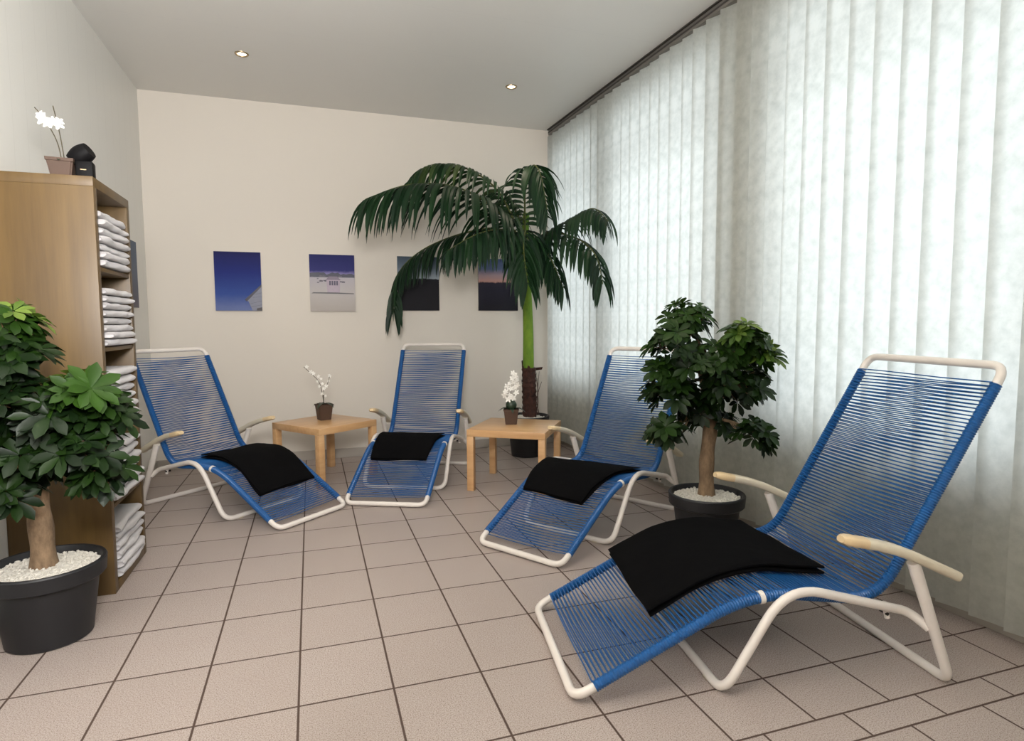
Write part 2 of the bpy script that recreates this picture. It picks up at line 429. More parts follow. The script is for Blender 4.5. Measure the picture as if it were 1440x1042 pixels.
for c, n in enumerate([6, 6, 6, 8, 7]):
    z = floors[c]+.004; usable = cell-[.085, .07, .085, .07, .085][c]
    th = usable/n; rr = random.Random(c+3)
    for k in range(n):
        t = th*rr.uniform(.97, 1.0)
        idx = n-1-k; word = ORD[idx] if k else 'bottom one'
        w_ = (SY1-SY0-2*T)*rr.uniform(.84, .92)
        o = obj('folded_towel', folded_towel(c*20+k, w_, .36, t*.88), MAT['towel'])
        o.location = ((SX0+SX1)/2+.018+rr.uniform(-.004, .01)+(.012 if k < 2 else 0), (SY0+SY1)/2-.0+rr.uniform(-.006, .006), z+t/2)
        o.rotation_euler = (0, 0, rr.uniform(-.025, .025))
        tag(o, 'white folded towel, %s in the shelf\'s %s' % (word, CELL[c]), 'towel', 'folded towels on the shelf unit')
        z += t

# ------------------------------------------------------------------ side tables
def table(cx, cy, rz, L, W, label):
    t = thing('side_table', label, 'side table', (cx, cy, 0), rz)
    obj('table_top', mkbox(-L/2, L/2, -W/2, W/2, .40, .45, bevel=.002), MAT['birchT'], t)
    for sx in (-1, 1):
        for sy in (-1, 1):
            x0 = sx*(L/2-.05) if sx > 0 else -L/2; y0 = sy*(W/2-.05) if sy > 0 else -W/2
            obj('leg', mkbox(x0+.0005, x0+.0495, y0+.0005, y0+.0495, 0, .3995, bevel=.0015), MAT['birchT'], t)
    return t
table(.087, 4.99, math.radians(37), .56, .57, 'square birch side table between the two left loungers')
table(1.45, 4.30, math.radians(-34), .58, .58, 'birch coloured square side table in front of the palm pot')

# ------------------------------------------------------------------ loungers
PROF_S = dict(foot=(0, .02), knee=(.551, .330), hip=(1.012, .288), tc=(1.404, .975), tb=(1.42, 1.031), b0=(.417, .0135), b1=(.66, .365), br=(1.205, .22), a0=(.772, .534), a2=(1.196, .383), pf=(1.24, .0135), w=.548, wb=.613, wa=.70)
PROF_A = dict(foot=(0, .02), knee=(.600, .328), hip=(1.06, .268), tc=(1.508, .985), tb=(1.515, 1.058), b0=(.467, .0135), b1=(.680, .358), br=(1.247, .202), a0=(.845, .522), a2=(1.263, .378), pf=(1.262, .0135), w=.64, wb=.715, wa=.83)
TR = .0152
def seat_path(P):
    pts = [(P['foot'][0], 0, P['foot'][1]), (P['knee'][0], 0, P['knee'][1]), (P['hip'][0], 0, P['hip'][1]), (P['tb'][0], 0, P['tb'][1])]
    return fillet(pts, [0, .17, .12, 0], 12)
def lounger(P, loc, rz, label):
    t = thing('sun_lounger', label, 'sun lounger', (loc[0], loc[1], 0), rz, 'blue corded sun loungers around the room')
    hw, hb, ha = P['w']/2, P['wb']/2, P['wa']/2
    sp = seat_path(P)
    # frame: closed loop of tube
    side = [p.copy() for p in sp]
    loop = [V((p.x, hw, p.z)) for p in side] + [V((p.x, -hw, p.z)) for p in reversed(side)]
    n = len(side); rads = [0]*len(loop); rads[0] = rads[n-1] = rads[n] = rads[-1] = .055
    lp = fillet(loop, rads, 6, closed=True)
    bm = bmesh.new(); tube(bm, lp, TR, 12, closed=True); obj('seat_frame', bm, MAT['white'], t)
    # blue wrapped cord along both sides and the strands across
    path = resample(sp, .0023)
    dist = [0]
    for a, b in zip(path, path[1:]): dist.append(dist[-1]+(b-a).length)
    L = dist[-1]; a0 = .075; a1 = L-math.hypot(P['tb'][0]-P['tc'][0], P['tb'][1]-P['tc'][1])-.0
    sub = [p for p, d in zip(path, dist) if a0 <= d <= a1]
    for sd in (1, -1):
        bm = bmesh.new(); m = len(sub)
        tube(bm, [V((p.x, sd*hw, p.z)) for p in sub], lambda f, m=m: .0180+.0016*math.sin(f*(m-1)*PI/2.0), 10)
        obj('cord_wrap', bm, MAT['cord'], t)
    bm = bmesh.new(); pitch = .0148 if P is PROF_A else .0175; d = a0; k = 0; rr = random.Random(int(loc[0]*100))
    j = 0
    wob = [rr.uniform(0, 6) for _ in range(4)]
    while d < a1:
        for lay, off in ((1, 0), (-1, .5)):
            dd = d+off*pitch
            if dd >= a1: continue
            while j > 0 and dist[j] > dd: j -= 1
            while j < len(dist)-2 and dist[j+1] < dd: j += 1
            f = (dd-dist[j])/(dist[j+1]-dist[j]); p = path[j].lerp(path[j+1], f)
            tg = (path[min(j+6, len(path)-1)]-path[max(j-6, 0)]).normalized(); nm = V((-tg.z, 0, tg.x))
            pts = []
            for q in range(7):
                u = q/6*2-1; sag = (1-u*u)
                sl = .004*math.sin(dd*9+wob[0])*sag + rr.uniform(-.0009, .0009)*sag
                c = V((p.x, -u*hw, p.z)) + nm*(lay*.0178 - sag*(.006 if lay > 0 else .010+.004*math.sin(dd*14+wob[1]))) + tg*(sl + sag*.0025*math.sin(dd*23+u*2+wob[2])) + tg*(0 if lay > 0 else pitch*.5*u)
                pts.append(c)
            tube(bm, pts, .0025, 5, cap=False)
        d += pitch; k += 1
    obj('cord_webbing', bm, MAT['cord'], t)
    # base frame
    b0, b1, br = P['b0'], P['b1'], P['br']; pf = P['pf']
    A0, A2 = V((P['a0'][0], 0, P['a0'][1])), V((P['a2'][0], 0, P['a2'][1])); top = A0.lerp(A2, .62)
    px_ = pf[0]+(top.x-pf[0])*(br[1]-pf[1])/(top.z-pf[1])
    up = [(px_-.006, ha-.010, br[1]-.004), (br[0]-.10, hb, br[1]+.035), (b1[0]+.02, hb, b1[1]), (b0[0]+.02, hb, b0[1])]
    pts = up + [(x, -y_, z) for x, y_, z in reversed(up)]
    rads = [0, .08, .13, .07, .07, .13, .08, 0]
    bm = bmesh.new(); tube(bm, resample(fillet(pts, rads, 8), .012), TR, 12); obj('base_frame', bm, MAT['white'], t)
    # arm posts joined by the rear floor bar
    A0, A2 = V((P['a0'][0], 0, P['a0'][1])), V((P['a2'][0], 0, P['a2'][1]))
    top = A0.lerp(A2, .62)
    pts = [(top.x, ha, top.z), (pf[0], ha, pf[1]), (pf[0], -ha, pf[1]), (top.x, -ha, top.z)]
    bm = bmesh.new(); tube(bm, resample(fillet(pts, .05, 8), .012), lambda f: .0155+.004*max(0, abs(2*f-1)-.42)/.58, 12); obj('rear_frame', bm, MAT['white'], t)
    for sd in (1, -1):
        mid = A0.lerp(A2, .45)+V((0, 0, .028))
        c = fillet([A0+V((-.005, 0, .004)), mid, A2], [0, .14, 0], 10); c = resample(c, .012); N = len(c)
        bm = bmesh.new(); rings = []
        for i, p in enumerate(c):
            tg = (c[min(i+1, N-1)]-c[max(i-1, 0)]).normalized(); nm = V((-tg.z, 0, tg.x))
            f = i/(N-1); wv = .030*(1-.45*max(0, 1-f/.07)**2)*(1-.15*f); hv = .0165*(1-.4*max(0, 1-f/.07)**2)
            ring = []
            for q in range(16):
                a = 2*PI*q/16; ca, sa = math.cos(a), math.sin(a)
                ring.append(bm.verts.new(V((p.x, sd*ha, p.z)) + V((0, 1, 0))*math.copysign(abs(ca)**.6, ca)*wv + nm*math.copysign(abs(sa)**.6, sa)*hv))
            rings.append(ring)
        for i, (a, b) in enumerate(zip(rings, rings[1:])):
            for q in range(16): bm.faces.new((a[q], a[(q+1) % 16], b[(q+1) % 16], b[q])).material_index = 1 if i < N*.16 else 0
        bm.faces.new(rings[0]).material_index = 1; bm.faces.new(rings[-1])
        obj('armrest', bm, [MAT['cream'], MAT['tan']], t)
        # joint collar at the knee, hinge bracket under the seat
        kn = min(sp, key=lambda p: abs(p.x-P['knee'][0]-.03)); i = sp.index(kn); tg = (sp[i+1]-sp[i-1]).normalized()
        bm = bmesh.new(); tube(bm, [V((kn.x, sd*hw, kn.z))-tg*.008, V((kn.x, sd*hw, kn.z))+tg*.008], .0215, 14); obj('joint_collar', bm, MAT['white'], t)
        hx_ = P['hip'][0]+.03; bz = br[1]+.05
        bm = bmesh.new(); tube(bm, [(hx_-.03, sd*(hb-.008), bz+.02), (hx_-.015, sd*(hb-.008), bz-.035)], .009, 10); 
        br_ = obj('hinge_bracket', bm, MAT['white'], t)
        bm = bmesh.new(); tube(bm, [(hx_-.022, sd*(hb+.002), bz-.018), (hx_-.022, sd*(hb-.03), bz-.018)], .006, 8); obj('bolt', bm, MAT['bolt'], br_)
        bm = bmesh.new(); tube(bm, [(b0[0]+.02, sd*(hb-.09), b0[1]-.004), (b0[0]+.02, sd*(hb-.12), b0[1]-.004)], .0145, 12); obj('floor_glide', bm, MAT['cream'], t)
    return t, P, loc, rz
CH = {
 'A': lounger(PROF_A, (.816, 2.006), -.170, 'blue corded white lounger nearest the camera, the largest of the four'),
 'B': lounger(PROF_S, (.435, 4.024), 1.138, 'blue corded white lounger standing between the two birch side tables'),
 'C': lounger(PROF_S, (.991, 2.914), .564, 'blue corded white lounger between the right side table and the window tree'),
 'D': lounger(PROF_S, (-.012, 3.909), 2.318, 'blue corded white lounger farthest left, beside the towel shelf'),
}
# towels draped over the knee bend
def seat_uv(ch, u, v):
    """where the line of sight through a photo point meets the seat surface: (arc length, across)"""
    t, P, loc, rz = ch; sp = seat_path(P); c, s = math.cos(rz), math.sin(rz)
    o = V((c*(CAM.x-loc[0])+s*(CAM.y-loc[1]), -s*(CAM.x-loc[0])+c*(CAM.y-loc[1]), CAM.z-.03)); dr = ray(u, v)
    d = V((c*dr.x+s*dr.y, -s*dr.x+c*dr.y, dr.z)); L = 0; best = None
    for a, b in zip(sp, sp[1:]):
        n = V((-(b.z-a.z), 0, b.x-a.x)); den = n.dot(d)
        if abs(den) > 1e-9:
            k = n.dot(V((a.x, 0, a.z))-o)/den; q = o+d*k; f = (q-V((a.x, 0, a.z))).dot(b-a)/(b-a).length_squared
            if k > 0 and -.02 <= f <= 1.02 and (best is None or k < best[0]): best = (k, L+f*(b-a).length, q.y)
        L += (b-a).length
    return best[1], best[2]
def towel(ch, corners, label, thick=.028, seed=0):
    t, P, loc, rz = ch; sp = resample(seat_path(P), .01)
    D = [0]
    for a, b in zip(sp, sp[1:]): D.append(D[-1]+(b-a).length)
    def pos(a, y, h):
        a = max(0, min(D[-1]-1e-4, a)); j = 0
        while D[j+1] < a: j += 1
        f = (a-D[j])/(D[j+1]-D[j]); p = sp[j].lerp(sp[j+1], f)
        tg = (sp[min(j+4, len(sp)-1)]-sp[max(j-3, 0)]).normalized(); nm = V((-tg.z, 0, tg.x))
        return V((p.x, y, p.z))+nm*(h+.0225)
    uv = [seat_uv(ch, *c) for c in corners]; print('towel', [(round(a, 2), round(b, 2)) for a, b in uv])
    # towel ends up as two folded layers
    bm = bmesh.new(); n = 30; rr = random.Random(seed)
    for lay in range(2):
        h0 = lay*thick*.5+.001; h1 = h0+thick*.5-.002; ins = .010*lay
        def P2(i, j, h, o):
            fi, fj = i/n, j/n
            a = (1-fi)*(1-fj)*uv[0][0]+fi*(1-fj)*uv[1][0]+fi*fj*uv[2][0]+(1-fi)*fj*uv[3][0]
            y = (1-fi)*(1-fj)*uv[0][1]+fi*(1-fj)*uv[1][1]+fi*fj*uv[2][1]+(1-fi)*fj*uv[3][1]
            ca = sum(q[0] for q in uv)/4; cy = sum(q[1] for q in uv)/4
            w1 = noise.noise(V((a*5+seed, y*5, lay*.8)))*.012; w2 = noise.noise(V((a*5, y*5+seed+9, lay*.8)))*.012
            kx = 1-ins*4*.2; a = ca+(a-ca)*kx+w1; y = cy+(y-cy)*kx+w2
            hh = h+(noise.noise(V((a*7+seed, y*7, 3)))*.006+.003+noise.noise(V((a*22+seed, y*22, 5)))*.0018)*(lay+.0*o)
            return bm.verts.new(pos(a, y, hh))
        def ed(i, j): return min(i, j, n-i, n-j)
        top = [[P2(i, j, h1-(.004 if ed(i, j) == 0 else 0), 1) for j in range(n+1)] for i in range(n+1)]
        bot = [[P2(i, j, h0+(.003 if ed(i, j) == 0 else 0), 0) for j in range(n+1)] for i in range(n+1)]
        for i in range(n):
            for j in range(n):
                bm.faces.new((top[i][j], top[i+1][j], top[i+1][j+1], top[i][j+1])); bm.faces.new((bot[i][j], bot[i][j+1], bot[i+1][j+1], bot[i+1][j]))
        for i in range(n):
            for a, b in (((i, 0), (i+1, 0)), ((i+1, n), (i, n)), ((n, i), (n, i+1)), ((0, i+1), (0, i))):
                bm.faces.new((top[a[0]][a[1]], bot[a[0]][a[1]], bot[b[0]][b[1]], top[b[0]][b[1]]))
    o = obj('towel', bm, MAT['black']); o.location = (loc[0], loc[1], 0); o.rotation_euler = (0, 0, rz)
    tag(o, label, 'towel', 'folded black towels on the loungers'); return o
towel(CH['A'], [(862, 778), (1040, 738), (1160, 806), (918, 866)], 'black folded towel draped over the large nearest lounger', .032, 1)
towel(CH['B'], [(522, 645), (538, 610), (626, 612), (600, 646)], 'black folded towel draped over the lounger between the two side tables', .024, 2)
towel(CH['C'], [(738, 686), (768, 646), (900, 661), (820, 708)], 'black folded towel draped over the lounger next to the potted tree at the window', .026, 3)
towel(CH['D'], [(364, 696), (282, 643), (362, 626), (440, 671)], 'black folded towel draped over the leftmost lounger beside the shelf', .026, 4)

# ------------------------------------------------------------------ pictures
def canvas(cx, cz, w, h, mats, label, extra=None, wall='back', cy=None):
    if wall == 'back': t = thing('canvas_picture', label, 'picture', (cx, YB-.001, cz))
    else: t = thing('canvas_picture', label, 'picture', (XL+.001, cy, cz), PI/2)
    o = obj('canvas', mkbox(-w/2, w/2, -.020, 0, 0, h, bevel=.0015), MAT['frame'], t)
    o2 = obj('print', mkbox(-w/2+.0008, w/2-.0008, -.0215, -.0195, .0008, h-.0008), mats, t, False)
    if extra: extra(t, w, h)
    return t
def flat(t, name, pts, col, y=-.0222, rough=.5):
    bm = bmesh.new(); f = poly(bm, [(x, y, z) for x, z in pts])
    return obj(name, bm, plain('print_'+name, col, rough, var=.12, vs=30), t, False)
def ex1(t, w, h):
    x = w/2-.001
    flat(t, 'printed_gable', [(x-.115, .088), (x-.105, .078), (x-.075, .002), (x, .002), (x, .205)], lin(120, 122, 138))
    flat(t, 'printed_roof_edge', [(x-.135, .095), (x-.12, .078), (x, .205), (x, .225)], lin(52, 50, 66), -.0226)
    flat(t, 'printed_doorway', [(x-.045, .002), (x-.04, .022), (x, .030), (x, .002)], lin(52, 46, 50), -.0226)
    for k in range(4):
        flat(t, 'printed_board_line', [(x-.09+k*.0, .03+k*.028), (x, .05+k*.034), (x, .053+k*.034), (x-.09, .033+k*.028)] if k < 2 else [(x-.07+.02*(k-2), .06+k*.026), (x, .05+k*.034), (x, .053+k*.034), (x-.07+.02*(k-2), .063+k*.026)], lin(84, 84, 104), -.0228)
def ex2(t, w, h):
    rr = random.Random(5)
    pts = [(-w/2+.002, h*.60)]
    n = 16
    for k in range(n+1): pts.append((-w/2+.002+(w-.004)*k/n, h*(.66+rr.uniform(-.015, .03))))
    pts.append((w/2-.002, h*.60)); flat(t, 'printed_dune_line', pts, lin(52, 52, 70))
    for k in range(13):
        x = rr.uniform(-w/2+.02, w/2-.02); z = h*rr.uniform(.50, .62); s = rr.uniform(.008, .02)
        flat(t, 'printed_dune_tuft', [(x-s, z), (x-s*.3, z+s*.5), (x+s, z+s*.25), (x+s*.8, z-s*.3), (x-s*.4, z-s*.35)], lin(88, 84, 96), -.0224)
    c = -.0
    flat(t, 'printed_kiosk', [(-.045+c, .165), (.060+c, .165), (.066+c, .28), (.04+c, .30), (-.035+c, .30), (-.052+c, .28)], lin(168, 152, 166), -.0226)
    flat(t, 'printed_kiosk_roof', [(-.058, .278), (.072, .278), (.04, .308), (-.03, .308)], lin(120, 106, 124), -.0229)
    for k in range(4): flat(t, 'printed_kiosk_window', [(-.028+k*.02, .23), (-.014+k*.02, .23), (-.014+k*.02, .27), (-.028+k*.02, .27)], lin(66, 58, 82), -.0232)
    flat(t, 'printed_shadow', [(-w/2+.01, .158), (w/2-.01, .154), (w/2-.01, .162), (.02, .168), (-w/2+.03, .168)], lin(84, 82, 84), -.0228)
canvas(-.572, 1.332, .365, .497, sky_print('blue_sky_print', (0, lin(104, 116, 160)), (.28, lin(48, 72, 140)), (.65, lin(24, 38, 112)), (1, lin(20, 20, 78))),
       'canvas print of deep blue sky with a pale gable in its corner', ex1)
canvas(.196, 1.328, .385, .50, sky_print('beach_print', (0, lin(172, 164, 158)), (.33, lin(184, 178, 176)), (.6, lin(176, 170, 178)), (.67, lin(120, 112, 160)), (.72, lin(46, 48, 108)), (1, lin(28, 30, 88))),
       'canvas print of a small beach kiosk on pale sand', ex2)
canvas(.962, 1.336, .388, .497, sky_print('dusk_print', (0, lin(22, 20, 26)), (.50, lin(24, 22, 28)), (.585, lin(30, 30, 36)), (.60, lin(150, 160, 168)), (.8, lin(92, 104, 118)), (1, lin(60, 72, 84))),
       'dark canvas print with grey sky over black ground behind palm fronds')
canvas(1.735, 1.337, .40, .497, sky_print('sunset_print', (0, lin(26, 24, 32)), (.45, lin(36, 34, 48)), (.535, lin(46, 42, 56)), (.56, lin(196, 150, 140)), (.68, lin(176, 152, 160)), (.8, lin(98, 112, 150)), (1, lin(70, 84, 128))),
       'canvas print of pink evening sky over dark sea beside the palm stem')
canvas(0, 1.345, .38, .495, sky_print('grey_print', (0, lin(96, 92, 104)), (.5, lin(96, 104, 120)), (1, lin(84, 98, 116))),
       'grey blue canvas print on the left wall behind the shelf', None, 'left', 5.125)

# ------------------------------------------------------------------ pots, gravel, plants
def pot_part(parent, R, h, rb):
    bm = bmesh.new()
    lathe(bm, [(0, 0), (rb-.008, 0), (rb, .006), (R-.028, h-.068), (R-.012, h-.066), (R-.004, h-.058), (R, h-.006), (R-.004, h), (R-.014, h), (R-.018, h-.006), (R-.022, h-.045), (0, h-.045)], 64)
    return obj('pot', bm, MAT['pot'], parent)
def gravel_part(parent, R, z, seed, n=900, bump=.02):
    rr = random.Random(seed); bm = bmesh.new()
    lathe(bm, [(R, z-.01), (R*.8, z+bump*.3), (R*.4, z+bump*.8), (0, z+bump)], 40)
    base = [(-1, -1, -1), (1, 1, -1), (1, -1, 1), (-1, 1, 1)]
    for _ in range(n):
        a = rr.uniform(0, 2*PI); r = R*math.sqrt(rr.random())*.97; s = rr.uniform(.0055, .0105)
        zz = z+bump*(1-r/R)*.9+rr.uniform(-.002, .005)
        m = Matrix.Translation((r*math.cos(a), r*math.sin(a), zz)) @ Matrix.Rotation(rr.uniform(0, 6), 4, V((rr.random(), rr.random(), rr.random()+.01))) @ Matrix.Diagonal((s*rr.uniform(.8, 1.3), s*rr.uniform(.7, 1.1), s*.7, 1))
        bmesh.ops.create_icosphere(bm, subdivisions=1, radius=1, matrix=m)
    o = obj('gravel', bm, MAT['gravel'], parent, False); o['kind'] = 'stuff'; return o
def leaflet(bm, tl, base, d, nrm, L, W, droop, tint, fold=.25, seg=4):
    d = d.normalized(); side = d.cross(nrm).normalized(); nrm = side.cross(d).normalized(); p = base.copy(); rows = []
    for k in range(seg+1):
        f = k/seg; w = W*.5*(math.sin(PI*min(1, f**(1.35 if W > L*.35 else .8)*.97+.015))**.75)
        if k == seg: w = W*.03
        up = nrm*w*fold
        rows.append((bm.verts.new(p-side*w+up), bm.verts.new(p.copy()), bm.verts.new(p+side*w+up)))
        d = (d+V((0, 0, -droop/seg))).normalized(); nrm = side.cross(d).normalized()
        p = p+d*(L/seg)
    for a, b in zip(rows, rows[1:]):
        for q in (0, 1):
            f = bm.faces.new((a[q], a[q+1], b[q+1], b[q]))
            for lp in f.loops: lp[tl] = (tint, tint, tint, 1)
def cluster(bm, tl, c, axis, size, tint, rr, n=None):
    axis = axis.normalized(); u = axis.orthogonal().normalized(); w = axis.cross(u); n = n or rr.choice((7, 8, 8, 9)); ph = rr.uniform(0, 6)
    for k in range(n):
        a = ph+2*PI*k/n+rr.uniform(-.12, .12); d = (u*math.cos(a)+w*math.sin(a))+axis*rr.uniform(.15, .4)
        L = size*rr.uniform(.8, 1.1)
        leaflet(bm, tl, c+d.normalized()*.006, d, axis, L, L*.44, rr.uniform(.15, .6), max(0, min(1, tint+rr.uniform(-.12, .12))))
def schefflera(loc, R, h, rb, trunk_pts, trunk_r, lobes, label, seed, leafsize):
    rr = random.Random(seed); t = thing('potted_schefflera', label, 'potted plant', loc); o = V(loc)
    pot_part(t, R, h, rb); gravel_part(t, R-.022, h-.030, seed)
    bm = bmesh.new(); tp = resample(fillet([V(p)-o for p in trunk_pts], .1, 6), .015)
    tube(bm, tp, lambda f: trunk_r*(1.08-.3*f+.35*max(0, 1-f*9)**2+.05*math.sin(f*31)), 14); obj('trunk', bm, MAT['bark'], t)
    bb = bmesh.new(); lb = bmesh.new(); tl = lb.loops.layers.float_color.new('tint')
    for (c, rad, n, tint, src) in lobes:
        c = V(c)-o; s0 = tp[int(src*(len(tp)-1))]
        mid = s0.lerp(c, .5)+V((rr.uniform(-.02, .02), rr.uniform(-.02, .02), .02))
        br = resample(fillet([s0, mid, c], .1, 5), .02); tube(bb, br, lambda f: .011*(1-.6*f), 7)
        for _ in range(int(n*1.45)):
            while True:
                q = V((rr.uniform(-1, 1), rr.uniform(-1, 1), rr.uniform(-1, 1)))
                if .25 < q.length < 1: break
            pos = c+V((q.x*rad[0], q.y*rad[1], q.z*rad[2]))
            if pos.x+o.x > 2.21 : pos.x = 2.21-o.x-rr.uniform(0, .03)
            if pos.x+o.x < XL+.11: pos.x = XL+.11-o.x+rr.uniform(0, .03)
            if (pos.x+o.x) < SX1+.11 and pos.y+o.y > SY0-.11: pos.y = SY0-.11-o.y
            ax = (pos-c).normalized()*.8+V((0, 0, .75))+V((rr.uniform(-.3, .3), rr.uniform(-.4, .1), 0))
            st = br[int(rr.uniform(.35, 1)*(len(br)-1))]
            tube(bb, [st, st.lerp(pos, .55)+V((0, 0, -.012)), pos], .0022, 4, cap=False)
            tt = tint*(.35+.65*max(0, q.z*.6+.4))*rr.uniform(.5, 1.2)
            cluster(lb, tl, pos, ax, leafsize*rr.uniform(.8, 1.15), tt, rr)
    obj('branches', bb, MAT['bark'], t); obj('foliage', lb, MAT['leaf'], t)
    return t
def atX(u, v, x):
    d = ray(u, v); return CAM+d*(x/d.x)
RP = (2.0, 2.72, 0)
yy = 2.72
lobesR = [
 (atY(968, 447, yy), (.13, .12, .10), 17, .75, 1.0),
 (atY(945, 480, yy-.05), (.11, .12, .08), 12, .35, .95),
 (atY(1052, 478, 2.50), (.13, .10, .09), 17, .85, .95),
 (atY(1000, 510, 2.62), (.19, .14, .10), 24, .35, .9),
 (atY(948, 548, 2.70), (.13, .12, .12), 20, .22, .8),
 (atY(1040, 540, 2.55), (.17, .11, .11), 24, .22, .85),
 (atY(985, 570, 2.70), (.10, .10, .07), 8, .2, .7),
 (atY(940, 603, 2.70), (.09, .09, .06), 9, .3, .6),
 (atY(1003, 592, 2.72), (.13, .10, .04), 10, .25, .65),
 (atY(930, 520, 2.72), (.06, .08, .06), 6, .4, .85),
 (atY(1070, 500, 2.5), (.09, .08, .05), 7, 1.0, .9),
 (atY(1062, 610, 2.48), (.10, .09, .075), 11, .25, .55),
]
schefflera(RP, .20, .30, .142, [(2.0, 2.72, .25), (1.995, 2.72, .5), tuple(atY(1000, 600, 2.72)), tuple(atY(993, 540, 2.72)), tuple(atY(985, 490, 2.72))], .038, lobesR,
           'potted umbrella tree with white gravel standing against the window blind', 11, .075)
LP = (-1.0, 2.74, 0)
yl = 2.62
lobesL = [
 (atY(8, 455, yl), (.10, .10, .07), 11, .8, 1.0),
 (atY(15, 505, yl), (.13, .12, .09), 20, .2, 1.0),
 (atY(-30, 560, yl), (.14, .12, .12), 18, .2, .9),
 (atY(50, 575, yl-.05), (.15, .12, .10), 24, .12, .9),
 (atY(112, 550, yl-.05), (.10, .10, .055), 14, .8, .9),
 (atY(150, 580, yl), (.09, .10, .08), 14, .25, .85),
 (atY(110, 625, yl-.03), (.14, .12, .09), 20, .14, .7),
 (atY(30, 640, yl), (.15, .12, .10), 24, .12, .6),
 (atY(10, 695, yl-.05), (.08, .09, .05), 8, .15, .4),
 (atY(145, 665, yl), (.09, .09, .045), 8, .15, .6),
]
tB = V((-1.005, 2.74, .25))
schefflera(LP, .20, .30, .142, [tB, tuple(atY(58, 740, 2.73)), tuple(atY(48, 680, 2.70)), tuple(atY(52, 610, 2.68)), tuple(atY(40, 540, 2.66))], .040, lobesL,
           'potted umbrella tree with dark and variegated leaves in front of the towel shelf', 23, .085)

# palm
PP = V((1.87, 5.22, 0))
t = thing('potted_palm', 'tall palm with green stem and drooping fronds in the back corner', 'potted plant', PP)
pot_part(t, .205, .37, .145); gravel_part(t, .18, .34, 77, 700)
base_c = V((0, 0, .33)); top_b = atY(743, 517, 5.22)-PP; crown = atY(738, 345, 5.22)-PP
stx = atY(743, 460, 5.22)-PP
rr = random.Random(4)
bm = bmesh.new(); tube(bm, resample([atY(745, 582, 5.22)-PP-V((0, 0, .06)), top_b+V((.004, 0, 0))], .012), lambda f: .064*(1.06-.10*f)+.004*math.sin(f*60)+rr.uniform(-.002, .002), 20)
for k in range(26):     # fibrous sheath flaps
    a = rr.uniform(0, 2*PI); f = rr.random(); p = (atY(745, 582, 5.22)-PP).lerp(top_b, f); d = V((math.cos(a), math.sin(a), 0))
    s = V((-d.y, d.x, 0)); q = p+d*.058
    poly(bm, [q-s*.02, q+s*.02, q+s*.012+d*.012+V((0, 0, .06)), q-s*.008+d*.016+V((0, 0, .07))])
obj('fibrous_trunk', bm, MAT['barkb'], t)
bm = bmesh.new(); tube(bm, resample(fillet([top_b-V((0, 0, .03)), stx, crown, atY(740, 300, 5.22)-PP], .2, 6), .02), lambda f: .052-.018*f-.012*max(0, f-.6), 18); obj('green_stem', bm, MAT['stemg'], t)
bm = bmesh.new()
poly(bm, [top_b+V((.05, -.02, .0)), top_b+V((.13, -.03, .005)), top_b+V((.125, -.02, -.02)), top_b+V((.05, .0, -.03))]); 
for k in range(5):
    p = [V((.07+.01*k, -.03, .37)), V((.08+.02*math.sin(k), -.04, .55)), V((.10+.025*math.cos(k*2), -.05+.02*k, .68+.03*k))]
    tube(bm, resample(fillet(p, .1, 4), .03), .0022, 5)
obj('dried_twigs', bm, MAT['barkb'], t)
def frond(name, pts, n, Lf, W, droop, tint, parent, both=(1, 1), start=.12, seed=0, spread=.75, lift=0):
    rr = random.Random(seed); P_ = [V(p) for p in pts]
    path = resample(fillet(P_, .35, 8), .02)
    bm = bmesh.new(); tube(bm, path, lambda f: .009*(1-.85*f)+.0015, 7, mi=1)
    for f in bm.faces: f.material_index = 1
    tl = bm.loops.layers.float_color.new('tint')
    N = len(path)
    for k in range(n):
        f = start+(1-start)*(k+.5)/n; i = min(N-2, int(f*(N-1))); T_ = (path[i+1]-path[max(0, i-1)]).normalized()
        S = T_.cross(V((0, 0, 1)));
        if S.length < .1: S = V((1, 0, 0))
        S.normalize(); Nn = S.cross(T_).normalized()
        Lk = Lf*(.55+.6*math.sin(PI*min(1, .12+f*.80)))*rr.uniform(.88, 1.1)
        for sd in (1, -1):
            if not both[0 if sd > 0 else 1]: continue
            d = S*sd*spread+T_*(.45+.5*f)+Nn*(.15+lift)+V((rr.uniform(-.08, .08), rr.uniform(-.08, .08), 0))
            nrm = (Nn+S*sd*.3).normalized()
            leaflet(bm, tl, path[i], d, nrm, Lk, W*rr.uniform(.85, 1.15), droop*rr.uniform(.8, 1.2), max(0, min(1, tint+rr.uniform(-.25, .25))), .35, 7)
    o = obj(name, bm, [MAT['palm'], MAT['rachis']], parent); return o
cr = crown+V((0, 0, .02))
def pp(u, v, y): 
    q = atY(u, v, y); q.x = min(q.x, 2.12); return q-PP
frond('frond', [cr, pp(700, 262, 5.18), pp(650, 232, 5.12), pp(600, 230, 5.05), pp(572, 258, 5.0)], 28, .38, .042, 1.9, .45, t, seed=1)
frond('frond', [cr, pp(690, 285, 5.0), pp(635, 258, 4.85), pp(570, 258, 4.75), pp(514, 280, 4.7)], 34, .50, .046, 2.4, .25, t, seed=2)
frond('frond', [cr, pp(700, 318, 5.2), pp(640, 330, 5.25), pp(590, 352, 5.3), pp(556, 384, 5.3), pp(553, 440, 5.3)], 34, .34, .038, 2.8, .15, t, seed=3)
frond('frond', [cr, pp(738, 262, 5.1), pp(748, 228, 4.95), pp(760, 240, 4.75), pp(770, 300, 4.65)], 26, .36, .048, 2.4, .3, t, seed=4)
frond('frond', [cr, pp(775, 325, 5.0), pp(812, 303, 4.65), pp(845, 290, 4.35), pp(872, 312, 4.12)], 22, .30, .036, 2.4, .2, t, seed=5)
